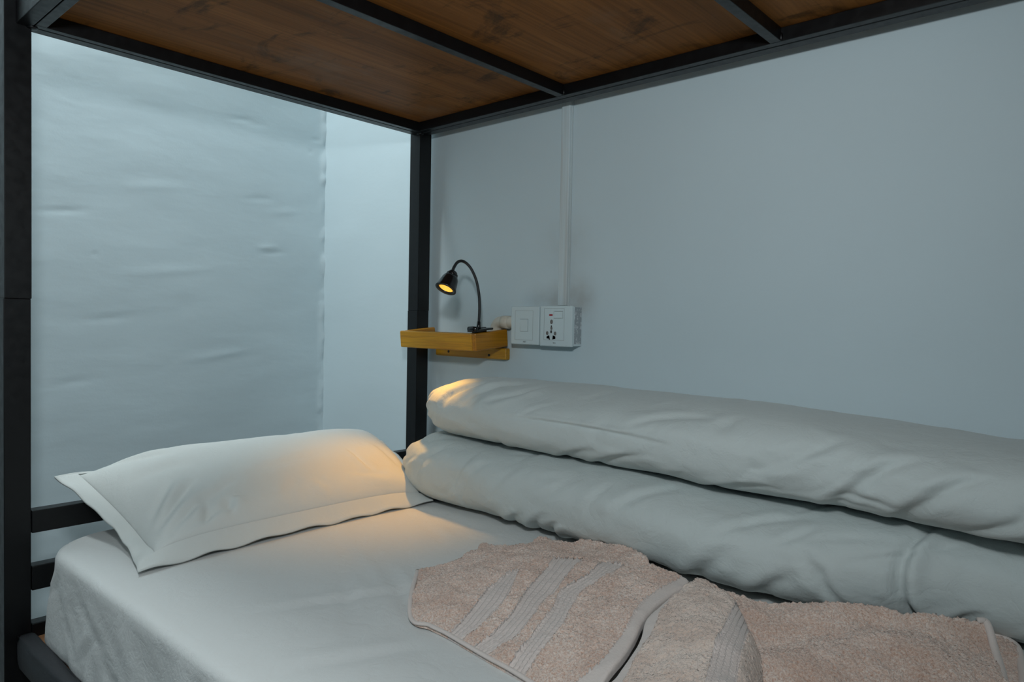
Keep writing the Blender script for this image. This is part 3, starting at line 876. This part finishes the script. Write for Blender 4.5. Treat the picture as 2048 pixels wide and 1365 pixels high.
# ------------------------------------------------------------------ towel
TW = {
'A': [[0.6063,0.3976,0.008],[0.7209,0.2863,0.007],[0.7663,0.2812,0.007],[0.8055,0.2793,0.007],[0.8831,0.2698,0.007],[0.9462,0.2627,0.007],[1.0178,0.253,0.008],[0.712,0.3104,0.015],[0.7247,0.355,0.022],[0.7459,0.4134,0.032],[0.7599,0.4605,0.036],[0.7815,0.5209,0.04],[0.8383,0.563,0.042],[0.9102,0.578,0.044],[0.969,0.5727,0.048],[0.6187,0.4021,0.01],[0.6223,0.4515,0.012],[0.6144,0.51,0.015],[0.5941,0.5511,0.012],[0.6561,0.5692,0.022],[0.6729,0.6427,0.018],[0.7306,0.6661,0.03],[0.7713,0.6666,0.038],[0.8635,0.6266,0.046],[0.921,0.5735,0.05],[0.8019,0.3266,0.02],[0.8606,0.3573,0.028],[0.9122,0.2976,0.02],[0.9496,0.3245,0.029],[0.8744,0.4223,0.036],[0.9184,0.4396,0.04],[0.9974,0.2977,0.026],[0.9717,0.4159,0.043],[0.995,0.3589,0.038],[0.9945,0.4247,0.044],[1.0166,0.3564,0.04],[1.0278,0.2955,0.032],[0.9806,0.5235,0.047],[0.7785,0.6277,0.03],[0.7267,0.6018,0.024],[0.8438,0.5872,0.039]],
'Ao': [[0.6063,0.3976],[0.7209,0.2863],[0.7663,0.2812],[0.8055,0.2793],[0.8831,0.2698],[0.9462,0.2627],[1.0178,0.253],[1.0265,0.2621],[1.0315,0.2677],[1.0278,0.2955],[1.0235,0.3306],[1.0117,0.3747],[0.9975,0.4175],[0.9889,0.4578],[0.9845,0.5032],[0.9777,0.5679],[0.921,0.5735],[0.8914,0.6037],[0.8635,0.6266],[0.8169,0.6495],[0.7729,0.6643],[0.7471,0.6723],[0.7306,0.6661],[0.7197,0.6382],[0.6729,0.6427],[0.6516,0.6409],[0.6561,0.5692],[0.5922,0.5531],[0.6184,0.519],[0.6106,0.4963],[0.6289,0.4672],[0.6241,0.4284]],
'C': [[0.9879,0.5681,0.052],[0.9949,0.4908,0.052],[1.0002,0.4419,0.051],[1.0062,0.4063,0.05],[1.0216,0.3637,0.046],[1.0336,0.3215,0.043],[1.0408,0.286,0.039],[1.051,0.2397,0.036],[1.0205,0.5152,0.06],[1.0723,0.4376,0.066],[1.1042,0.3503,0.065],[1.1274,0.2895,0.062],[1.1437,0.2443,0.06],[1.0392,0.5481,0.058],[1.0707,0.5082,0.063],[1.1204,0.3857,0.069],[1.155,0.2998,0.068],[1.0585,0.3594,0.058],[1.0862,0.2914,0.054],[1.0585,0.5506,0.056],[1.0943,0.5025,0.056],[1.1258,0.4516,0.056],[1.1507,0.3967,0.054],[1.1679,0.3551,0.052],[1.1865,0.31,0.05]],
'Co': [[0.9879,0.5681],[0.9949,0.4908],[1.0002,0.4419],[1.0066,0.4067],[1.0241,0.3661],[1.0367,0.3245],[1.0438,0.2888],[1.0545,0.243],[1.1476,0.2371],[1.1905,0.3025],[1.1693,0.3565],[1.1522,0.3982],[1.1266,0.4523],[1.0943,0.5025],[1.0585,0.5506],[1.0384,0.5498]],
'D': [[1.0572,0.5854,0.042],[1.0805,0.5783,0.036],[1.1125,0.5156,0.024],[1.1552,0.4367,0.017],[1.145,0.6094,0.046],[1.1604,0.5627,0.036],[1.1767,0.513,0.028],[1.192,0.4667,0.019],[1.2246,0.6348,0.049],[1.2378,0.5797,0.037],[1.2519,0.5215,0.02],[1.2715,0.6672,0.05],[1.2976,0.6808,0.05],[1.3162,0.6591,0.03],[1.333,0.6048,0.018],[1.2816,0.6137,0.034],[1.0494,0.5139,0.03],[1.108,0.3914,0.017]],
'Do': [[1.0036,0.579],[1.0572,0.5854],[1.1041,0.6009],[1.145,0.6094],[1.182,0.6249],[1.224,0.6375],[1.262,0.6619],[1.2976,0.6808],[1.306,0.6852],[1.3175,0.6603],[1.3272,0.6316],[1.3338,0.6056],[1.3458,0.5541],[1.1315,0.3419],[1.0597,0.4404]],
'E': [[1.2788,0.7574,0.024],[1.3104,0.7233,0.022],[1.3288,0.7189,0.02],[1.3396,0.6881,0.016],[1.3475,0.6376,0.011],[1.3247,0.6183,0.01],[1.2969,0.6758,0.018]],
'Eo': [[1.2725,0.7621],[1.31,0.7268],[1.3305,0.7169],[1.3396,0.6881],[1.3479,0.638],[1.3558,0.581],[1.3178,0.5398],[1.2857,0.6828]],
'G': [[1.2867,0.7815,0.009],[1.3108,0.7638,0.009],[1.3378,0.7262,0.007],[1.348,0.6938,0.005],[1.3579,0.6485,0.005],[1.3259,0.6104,0.005]],
'Go': [[1.2843,0.7791],[1.3108,0.7638],[1.3375,0.7295],[1.348,0.6938],[1.3594,0.614],[1.3292,0.5851]],
'b1': [[[0.7619,0.4374],[0.7735,0.3844],[0.7849,0.3494],[0.7986,0.3075],[0.801,0.2853],[0.8032,0.2772]],[[0.7658,0.4561],[0.7871,0.421],[0.8129,0.3769],[0.8198,0.3463],[0.8281,0.3127],[0.827,0.2842],[0.827,0.2774]]],
'b2': [[[0.7794,0.52],[0.8012,0.4692],[0.8213,0.407],[0.8424,0.3587],[0.8536,0.3067],[0.8493,0.2843],[0.8524,0.2718]],[[0.8127,0.5485],[0.8378,0.4768],[0.8538,0.4293],[0.8618,0.3949],[0.8758,0.355],[0.8853,0.3105],[0.8767,0.2807],[0.8761,0.2703]]],
'b3': [[[0.8415,0.5583],[0.86,0.4929],[0.8604,0.4339],[0.8851,0.3824],[0.8992,0.3339],[0.9073,0.3033],[0.9114,0.2813],[0.9113,0.2646]],[[0.8767,0.5624],[0.8839,0.4868],[0.8859,0.4433],[0.8998,0.4039],[0.9217,0.3549],[0.9308,0.3177],[0.9351,0.291],[0.9396,0.262]]],
'hA': [[[0.9655,0.5734],[0.9677,0.5318],[0.9684,0.4752],[0.9797,0.4292],[0.9944,0.3838],[1.0034,0.3422],[1.009,0.3071],[1.0015,0.2824],[0.9944,0.2667],[0.9898,0.2558]],[[0.9893,0.5773],[0.9965,0.5145],[1.003,0.4578],[1.0066,0.416],[1.0226,0.373],[1.0351,0.3272],[1.0395,0.2965],[1.0367,0.2738],[1.039,0.2576]]],
'hC': [[[0.9709,0.5836],[0.9864,0.4932],[0.9915,0.4413],[0.9987,0.4063],[1.0136,0.363],[1.0264,0.321],[1.032,0.2846],[1.041,0.2372]],[[0.9972,0.5573],[0.9961,0.5068],[1.011,0.4349],[1.0263,0.3958],[1.0369,0.3605],[1.0481,0.315],[1.0599,0.2776],[1.075,0.2337]]],
'b4': [[[1.0587,0.5563],[1.0832,0.4752],[1.1065,0.3962],[1.1185,0.3525],[1.1405,0.2918],[1.1544,0.2516]],[[1.0655,0.556],[1.0937,0.4994],[1.1186,0.4344],[1.1377,0.3743],[1.1585,0.3161],[1.1738,0.2721]]],}
towel = empty('bath_towel', (1.0, .45, -.118))
tag(towel, 'crumpled pale pink terry bath towel with woven bands on the white sheet', 'towel')
def tps_fit(P, v, lam=1e-4):
    n_ = len(P)
    r_ = np.linalg.norm(P[:, None]-P[None], axis=2)
    K = np.where(r_ > 0, r_*r_*np.log(r_+1e-12), 0)+lam*np.eye(n_)
    A = np.zeros((n_+3, n_+3))
    A[:n_, :n_] = K; A[:n_, n_] = 1; A[:n_, n_+1:] = P; A[n_:, :n_] = A[:n_, n_:].T
    return np.linalg.solve(A, np.r_[v, 0, 0, 0])
def tps(P, w_, Q):
    out = np.full(len(Q), w_[-3])+Q@w_[-2:]
    for p, k in zip(P, w_[:-3]):
        r2 = ((Q-p)**2).sum(1)
        out += k*.5*r2*np.log(r2+1e-18)
    return out
def poly_sd(Q, poly):
    """signed distance (positive inside) and nearest boundary point"""
    poly = np.array(poly)
    nx_ = np.roll(poly, -1, 0)
    best = np.full(len(Q), 1e9)
    near = np.zeros_like(Q)
    inside = np.zeros(len(Q), bool)
    for a, b in zip(poly, nx_):
        ab = b-a
        t_ = np.clip(((Q-a)@ab)/(ab@ab+1e-15), 0, 1)
        p = a+t_[:, None]*ab
        d_ = np.linalg.norm(Q-p, axis=1)
        k = d_ < best
        best[k] = d_[k]; near[k] = p[k]
        cond = (a[1] > Q[:, 1]) != (b[1] > Q[:, 1])
        xi = a[0]+(Q[:, 1]-a[1])*(ab[0])/(ab[1] if abs(ab[1]) > 1e-12 else 1e-12)
        inside ^= cond & (Q[:, 0] < xi)
    return np.where(inside, best, -best), near
def smooth_poly(p):
    return catmull(np.vstack([p, p[:1]]), 8)[:-1]
def band_mask(Q, left, right):
    l, r_ = catmull(left, 8), catmull(right, 8)
    sd, _ = poly_sd(Q, np.vstack([l, r_[::-1]]))
    return sd
def band_coord(Q, left, right):
    """0..1 across the band and metric length along it"""
    l, r_ = catmull(left, 8), catmull(right, 8)
    n_ = 60
    def rs(p):
        s = np.r_[0, np.cumsum(np.linalg.norm(np.diff(p, axis=0), axis=1))]
        q = np.linspace(0, s[-1], n_)
        return np.c_[np.interp(q, s, p[:, 0]), np.interp(q, s, p[:, 1])]
    l, r_ = rs(l), rs(r_)
    mid = .5*(l+r_)
    i = np.argmin(((Q[:, None]-mid[None])**2).sum(2), 1)
    dvec = r_[i]-l[i]
    t_ = ((Q-l[i])*dvec).sum(1)/np.maximum((dvec**2).sum(1), 1e-12)
    return t_
def sheet(key, part, step, bands, edge_r=.006, extra=None, drop_side=None, M_=None):
    P = np.array(TW[key]); outl = smooth_poly(np.array(TW[key+'o']))
    w_ = tps_fit(P[:, :2], P[:, 2])
    lo, hi = outl.min(0)-step, outl.max(0)+step
    gx, gy = np.arange(lo[0], hi[0], step), np.arange(lo[1], hi[1], step)
    X_, Y_ = np.meshgrid(gx, gy, indexing='ij')
    Q = np.c_[X_.ravel(), Y_.ravel()]
    sd, near = poly_sd(Q, outl)
    # keep a grid cell when at least one corner is inside; snap outside corners to the outline
    ins = (sd > 0).reshape(X_.shape)
    cell = ins[:-1, :-1] | ins[1:, :-1] | ins[:-1, 1:] | ins[1:, 1:]
    Q = np.where((sd <= 0)[:, None], near, Q)
    sdp = np.clip(sd, 0, None)
    h = np.clip(tps(P[:, :2], w_, Q), .004, .09)
    if extra is not None:
        h = h+extra(Q)
    if drop_side is not None:
        h = drop_side(Q, sdp, h)
    er = np.clip(sdp/edge_r, 0, 1)
    h = h-.004*(1-np.sqrt(np.clip(1-(1-er)**2, 0, 1)))
    ncell = X_.shape[1]
    masks = {}
    isband = np.zeros(len(Q), bool)
    dz = np.zeros(len(Q))
    for bn, (kind, l, r_) in bands.items():
        msd = band_mask(Q, l, r_)
        mk = (msd > 0) & ~isband
        t_ = band_coord(Q, l, r_)
        masks[bn] = (kind, mk, t_)
        isband |= mk
        if kind == 'dobby_band':
            rib = np.cos(t_*2*PI*4.5)
            zig = np.sin(t_*2*PI*9+Q[:, 1]*900)
            dz += np.where(mk, -.0010+.0009*np.clip(-rib-.2, -1, .2)-.0016*np.exp(-((np.mod(t_*4.5, 1)-.5)/.10)**2)+.0003*zig, 0)
        else:
            dz += np.where(mk, -.0006+.0004*np.sin(t_*2*PI*1.5), 0)
    pile = .0015*vnoise(np.c_[Q*340, np.zeros(len(Q))])+.0012*vnoise(np.c_[Q*760, np.ones(len(Q))])+.0030*fbm(np.c_[Q*38, np.zeros(len(Q))], 2)
    pile += .0010*rng.standard_normal(len(Q))*.45
    h = h+np.where(isband, dz+.0012*fbm(np.c_[Q*38, np.zeros(len(Q))], 2), pile+.0012)
    base = mattress_top(Q[:, 0], Q[:, 1])
    Z = base+np.maximum(h, .003)
    Z = np.maximum(np.minimum(Z, low_surface(Q[:, 0], Q[:, 1], False)-.0015), base+.0008)
    V = np.c_[Q, Z]
    ci, cj = np.nonzero(cell)
    a = ci*ncell+cj
    Fq = np.stack([a, a+ncell, a+ncell+1, a+1], 1)
    cent_band = np.full(len(Fq), -1)
    names = list(masks)
    for bi, bn in enumerate(names):
        mk = masks[bn][1]
        cent_band[(mk[Fq].sum(1) >= 2) & (cent_band < 0)] = bi
    def emit(name, Fs, M, par, skirt):
        ids, inv = np.unique(Fs, return_inverse=True)
        Vs = V[ids]
        Fs = inv.reshape(-1, 4)
        faces = [tuple(f) for f in Fs]
        if skirt:                                      # close the free rim down towards the bed
            e = np.concatenate([Fs[:, [0, 1]], Fs[:, [1, 2]], Fs[:, [2, 3]], Fs[:, [3, 0]]])
            key_ = e[:, 0].astype(np.int64)*len(Vs)+e[:, 1]
            rev = e[:, 1].astype(np.int64)*len(Vs)+e[:, 0]
            be = e[~np.isin(key_, rev)]
            bv = np.unique(be)
            mp_ = {int(b): len(Vs)+i for i, b in enumerate(bv)}
            low = Vs[bv].copy()
            low[:, 2] = np.maximum(low[:, 2]-.007, mattress_top(low[:, 0], low[:, 1])+.001)
            Vs = np.vstack([Vs, low])
            faces += [(int(b), int(a_), mp_[int(a_)], mp_[int(b)]) for a_, b in be]
        return from_np(name, Vs, faces, M, par)
    main = emit(part, Fq[cent_band < 0], M_ or M_TERRY, towel, True)
    for bi, bn in enumerate(names):
        Fs = Fq[cent_band == bi]
        if len(Fs):
            dob = masks[bn][0] == 'dobby_band'
            o = emit(masks[bn][0], Fs, M_DOBBY if dob else M_HEM, main, True)
            if dob:
                ids = np.unique(Fs)
                for an_, val in (('rib', masks[bn][2][ids]*4.5), ('along', Q[ids, 1])):
                    arr = np.zeros(len(o.data.vertices), np.float32)
                    arr[:len(ids)] = val
                    arr[len(ids):] = val.mean()
                    o.data.attributes.new(an_, 'FLOAT', 'POINT').data.foreach_set('value', arr)
    return main, (P, w_, outl)
def hem_tube(parent, info, pts, rad, name='hem'):
    """a stitched hem rolled along the rim of a sheet"""
    P, w_, outl = info
    pts = catmull(pts, 14)
    hz = np.clip(tps(P[:, :2], w_, pts), .004, .09)
    Z = mattress_top(pts[:, 0], pts[:, 1])+hz+.0006
    V, Fc = tube_np(np.c_[pts, Z], rad, 10)
    c_ = np.repeat(np.c_[pts, Z], 10, 0)
    V[:, 2] = c_[:, 2]+(V[:, 2]-c_[:, 2])*.75
    from_np(name, V, Fc, M_HEM, parent)
st = .0016
A_, infA = sheet('A', 'towel_end', st, {
    'b1': ('dobby_band', *TW['b1']), 'b2': ('dobby_band', *TW['b2']), 'b3': ('dobby_band', *TW['b3']), 'hA': ('hem', *TW['hA'])})
hem_tube(A_, infA, np.array(TW['Ao'])[:8], .0032)
def c_drop(Q, sdp, h):
    # the far rim of the fold rolls over and falls to the layer below
    edge = np.array(TW['Co'])[9:16]
    e = catmull(edge, 10)
    d_ = np.sqrt(((Q[:, None]-e[None])**2).sum(2).min(1))
    t_ = np.clip(d_/.030, 0, 1)
    return np.where(t_ < 1, .012+(h-.012)*np.sqrt(np.clip(1-(1-t_)**2, 0, 1)), h)
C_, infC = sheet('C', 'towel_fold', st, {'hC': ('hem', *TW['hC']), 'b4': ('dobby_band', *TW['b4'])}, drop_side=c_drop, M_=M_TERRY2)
def d_extra(Q):
    t_ = Q@np.array([.55, -.83])
    return .0045*np.sin(t_*62+2.0*vnoise(np.c_[Q*9, np.zeros(len(Q))]))
D_, infD = sheet('D', 'towel_back', st, {}, extra=d_extra)
hem_tube(D_, infD, np.array(TW['Do'])[7:13], .0045)
E_, infE = sheet('E', 'towel_layer', .002, {})
hem_tube(E_, infE, np.array(TW['Eo'])[1:6], .0045)
G_, infG = sheet('G', 'towel_layer', .002, {})

# ------------------------------------------------------------------ wall shelf
shelf = empty('wall_shelf', (.138, .965, .20))
tag(shelf, 'small varnished pine tray shelf fixed to the wall beside the black post', 'shelf')
tilt = Matrix.Translation((0, .85, .23)) @ Matrix.Rotation(math.radians(5.4), 4, 'X') @ Matrix.Translation((0, -.85, -.23))
def shelf_box(name, *a, M=M_PINE, bevel=.0035, rot=True):
    bm = bm_box(bmesh.new(), *a, bevel, 3)
    if rot: bmesh.ops.transform(bm, matrix=tilt, verts=bm.verts)
    return from_bm(name, bm, M, shelf)
SX0, SX1 = .0025, .2765
shelf_box('front_board', SX0, SX1-.0135, .850, .8635, .2090, .2515)
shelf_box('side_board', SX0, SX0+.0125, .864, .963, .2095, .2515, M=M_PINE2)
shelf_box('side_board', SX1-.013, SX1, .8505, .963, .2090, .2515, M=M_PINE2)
shelf_box('base_board', SX0+.013, SX1-.0135, .864, .938, .2095, .2185)
shelf_box('mounting_board', .020, .2745, .957, .9745, .1865, .2150, rot=False, bevel=.004)
for x, z in ((.072, .199), (.219, .196)):
    V, Fc = lathe([(0, .0), (0, .0034), (.0012, .0034), (.0012, .0)], (x, .9562, z), (0, 1, 0), 14)
    from_np('screw', V, Fc, M_DARK, shelf, False)

# ------------------------------------------------------------------ reading lamp
lamp = empty('reading_lamp', (.271, .875, .262))
tag(lamp, 'black gooseneck clip lamp with a lit warm bulb, clamped to the pine shelf', 'lamp')
goose = [[0.2679, 0.868, 0.2636], [0.2691, 0.868, 0.2836], [0.27, 0.868, 0.3129], [0.2686, 0.867, 0.3422], [0.2646, 0.862, 0.3736], [0.2571, 0.854, 0.399], [0.2482, 0.846, 0.414], [0.2437, 0.834, 0.4197], [0.2485, 0.815, 0.4152], [0.2613, 0.792, 0.4016], [0.2783, 0.77, 0.3873]]
gp = catmull(goose, 26)
tt = np.arange(len(gp))
rad = .0033+.00035*np.sin(tt*PI*.5*2.0)*(tt % 2 == 0)
V, Fc = tube_np(gp, np.where(tt % 2 == 0, .00355, .0031), 12)
from_np('gooseneck', V, Fc, M_GOOSE, lamp)
V, Fc = lathe([(0, .0), (0, .0058), (.006, .0052), (.018, .0040), (.020, .0)], (0.2679, .868, .2615), (.05, 0, 1), 20)
from_np('neck_socket', V, Fc, M_LAMP, lamp)
ax = Vector((.03, -.52, -.84)).normalized()
o0 = Vector((0.2793, 0.7740, 0.3903))
prof = [(0, 0), (0, .0065), (.002, .0095), (.006, .0100), (.0065, .0128), (.011, .0136), (.0125, .0118), (.0135, .0150), (.020, .0183), (.030, .0205), (.040, .0222), (.0455, .0242), (.0475, .0245),
        (.0480, .0238), (.0478, .0175), (.0440, .0165), (.030, .014), (.030, .0)]
V, Fc = lathe(prof, o0, ax, 40)
from_np('lamp_shade', V, Fc, M_LAMP, lamp)
V, Fc = lathe([(.0440, .0163), (.0432, .011), (.0425, .006), (.0422, .0)], o0, ax, 32)
b_ = from_np('bulb_lens', V, Fc, M_GLOW, lamp)
b_['label'] = 'glowing amber lens'
sd = bpy.data.lights.new('bulb', 'SPOT')
sd.energy = 5.5
sd.color = (1.0, 0.47, 0.07)
sd.spot_size = math.radians(76)
sd.spot_blend = 1.0
sd.shadow_soft_size = 0.010
so = bpy.data.objects.new('bulb', sd)
COL.objects.link(so)
so.location = o0+ax*.052
so.rotation_euler = Vector((-.02, -.12, -.40)).to_track_quat('-Z', 'Y').to_euler()
so.parent = lamp
so.matrix_parent_inverse = Matrix.Translation(-Vector(lamp.location))
# clip: upper jaw on the board, lower jaw inside the tray, hinge pin
bm = bm_box(bmesh.new(), .262, .281, .836, .906, .2575, .2625, .0018)
bmesh.ops.transform(bm, matrix=Matrix.Translation((0, .87, .26)) @ Matrix.Rotation(math.radians(5.4), 4, 'X') @ Matrix.Translation((0, -.87, -.26)), verts=bm.verts)
from_bm('clip_jaw', bm, M_LAMP, lamp)
V, Fc = tube_np([(.258, .846, .2615), (.272, .846, .2625), (.285, .846, .2615)], .0058, 14)
from_np('hinge_pin', V, Fc, M_LAMP, lamp)
bm = bm_box(bmesh.new(), .2485, .2625, .867, .905, .238, .262, .002)
bmesh.ops.transform(bm, matrix=tilt, verts=bm.verts)
from_bm('clip_jaw', bm, M_LAMP, lamp)

# ------------------------------------------------------------------ switch and socket
YP = .9367
def plate(root, x0, x1, z0, z1):
    bm = bm_box(bmesh.new(), x0, x1, YP, YP+.009, z0, z1, .0028, 3)
    p = from_bm('face_plate', bm, M_PLASTIC, root)
    box('wall_box', x0+.002, x1-.0008, YP+.0092, YW-.0005, z0+.002, z1-.002, M_PLASTIC, root, .001)
    return p
def frame_lines(par, x0, x1, z0, z1, t=.0006, y=YP-.0002):
    bm = bmesh.new()
    bm_box(bm, x0, x1, y, y+.0006, z1-t, z1)
    bm_box(bm, x0, x1, y, y+.0006, z0, z0+t)
    bm_box(bm, x0, x0+t, y, y+.0006, z0+t, z1-t)
    bm_box(bm, x1-t, x1, y, y+.0006, z0+t, z1-t)
    return from_bm('insert_groove', bm, M_GROOVE, par)
def printed(par, txt, x, z, size):
    cu = bpy.data.curves.new('lettering', 'FONT')
    cu.body = txt
    cu.size = size
    cu.extrude = .0001
    cu.align_x = 'CENTER'
    o = bpy.data.objects.new('lettering', cu)
    me = bpy.data.meshes.new_from_object(o)
    bpy.data.objects.remove(o)
    me.materials.append(M_PRINT)
    o = bpy.data.objects.new('lettering', me)
    o.location = (x, YP-.0003, z)
    o.rotation_euler = (PI/2, 0, 0)
    link(o, par)
    return o
sw = empty('light_switch', (.351, YW, .272))
tag(sw, 'white single rocker light switch on a surface box, nearer the shelf', 'switch')
pl = plate(sw, .3080, .3942, .2275, .3172)
frame_lines(pl, .3215, .3770, .2380, .3070)
bm = bmesh.new()
bm_box(bm, .3385, .3612, YP-.0016, YP+.001, .2590, .2865, .0008)
bmesh.ops.transform(bm, matrix=Matrix.Translation((0, YP, .2727)) @ Matrix.Rotation(math.radians(3.0), 4, 'X') @ Matrix.Translation((0, -YP, -.2727)), verts=bm.verts)
from_bm('rocker', bm, M_PLASTIC, sw)
frame_lines(pl, .3375, .3622, .2580, .2875, .0008)
printed(pl, 'NBT', .3525, .2325, .0052)
so_ = empty('power_socket', (.443, YW, .272))
tag(so_, 'white universal power socket with red indicator below the vertical trunking', 'power socket')
pl = plate(so_, .3972, .4890, .2262, .3186)
frame_lines(pl, .4100, .4680, .2405, .3125)
frame_lines(pl, .4380, .4640, .2895, .3065, .0005)
bm = bm_box(bmesh.new(), .4395, .4625, YP-.0022, YP+.001, .2905, .3055, .0009)
bmesh.ops.transform(bm, matrix=Matrix.Translation((0, YP, .298)) @ Matrix.Rotation(math.radians(-4.0), 4, 'X') @ Matrix.Translation((0, -YP, -.298)), verts=bm.verts)
from_bm('rocker', bm, M_PLASTIC, so_)
box('rocker_gap', .4405, .4625, YP-.0005, YP+.0004, .3052, .3060, M_DARK, pl)
box('indicator', .4250, .4345, YP-.0008, YP+.001, .2955, .2995, M_RED, so_, .0004)
def hole(x, z, rx, rz, M):
    bm = bmesh.new()
    bmesh.ops.create_cone(bm, cap_ends=True, segments=20, radius1=1, radius2=1, depth=1, matrix=Matrix.Translation((x, YP-.0001, z)) @ Matrix.Diagonal((rx, .0010, rz, 1)) @ Matrix.Rotation(PI/2, 4, 'X'))
    return from_bm('pin_hole', bm, M, so_)
hole(.4318, .2820, .0037, .0053, M_SHUTTER)
hole(.4318, .2720, .0015, .0022, M_DARK)
hole(.4320, .2675, .0029, .0040, M_SHUTTER)
hole(.4314, .2595, .0022, .0035, M_DARK)
hole(.4200, .2562, .0034, .0044, M_SHUTTER)
hole(.4428, .2558, .0034, .0044, M_SHUTTER)
def slot(pts, M):
    bm = bmesh.new()
    f = bm.faces.new([bm.verts.new((x, YP-.0005, z)) for x, z in pts])
    bmesh.ops.solidify(bm, geom=[f], thickness=.0008)
    return from_bm('pin_slot', bm, M, so_)
slot([(.4185, .2440), (.4245, .2440), (.4255, .2415), (.4275, .2415), (.4275, .2450), (.4262, .2505), (.4240, .2510), (.4185, .2485)], M_SHUTTER)
slot([(.4255, .2412), (.4278, .2412), (.4278, .2452), (.4266, .2452), (.4262, .2506), (.4240, .2506), (.4243, .2470)], M_DARK)
slot([(.4355, .2415), (.4372, .2425), (.4440, .2437), (.4440, .2490), (.4385, .2510), (.4362, .2510), (.4358, .2460)], M_DARK)
printed(pl, 'YB I', .4405, .2325, .0048)
box('box_side', .4884, .4888, YP+.0105, YW-.002, .2330, .3155, M_FLAKE, so_)['label'] = 'grey flank with flaking white paint'

# ------------------------------------------------------------------ trunking and pipe
tr = empty('cable_trunking', (.439, YW, .32))
tag(tr, 'narrow white cable trunking running up the wall from the power socket', 'trunking')
bm = bm_box(bmesh.new(), .4278, .4518, YW-.0125, YW-.0003, .3195, ZT+.0225, .0022, 3)
from_bm('cover', bm, M_CONDUIT, tr)
box('backing', .4262, .4535, YW-.005, YW-.0002, .3195, ZT+.0225, M_CONDUIT, tr)
pipe = empty('conduit_elbow', (.26, YW, .279))
tag(pipe, 'beige plastic pipe elbow between the pine shelf and the light switch', 'pipe')
pth = [(.3085, .9575, .279), (.285, .9575, .279), (.262, .9575, .279), (.250, .9575, .277), (.2425, .9575, .269), (.2405, .9575, .256), (.2405, .9575, .240), (.2405, .9575, .221)]
V, Fc = tube_np(catmull(pth, 6), .0142, 22)
from_np('elbow', V, Fc, M_BEIGE, pipe)
V, Fc = lathe([(0, .0), (0, .0158), (.022, .0158), (.023, .0142), (.023, .0)], (.2860, .9575, .279), (-1, 0, 0), 24)
from_np('collar', V, Fc, M_BEIGE, pipe)
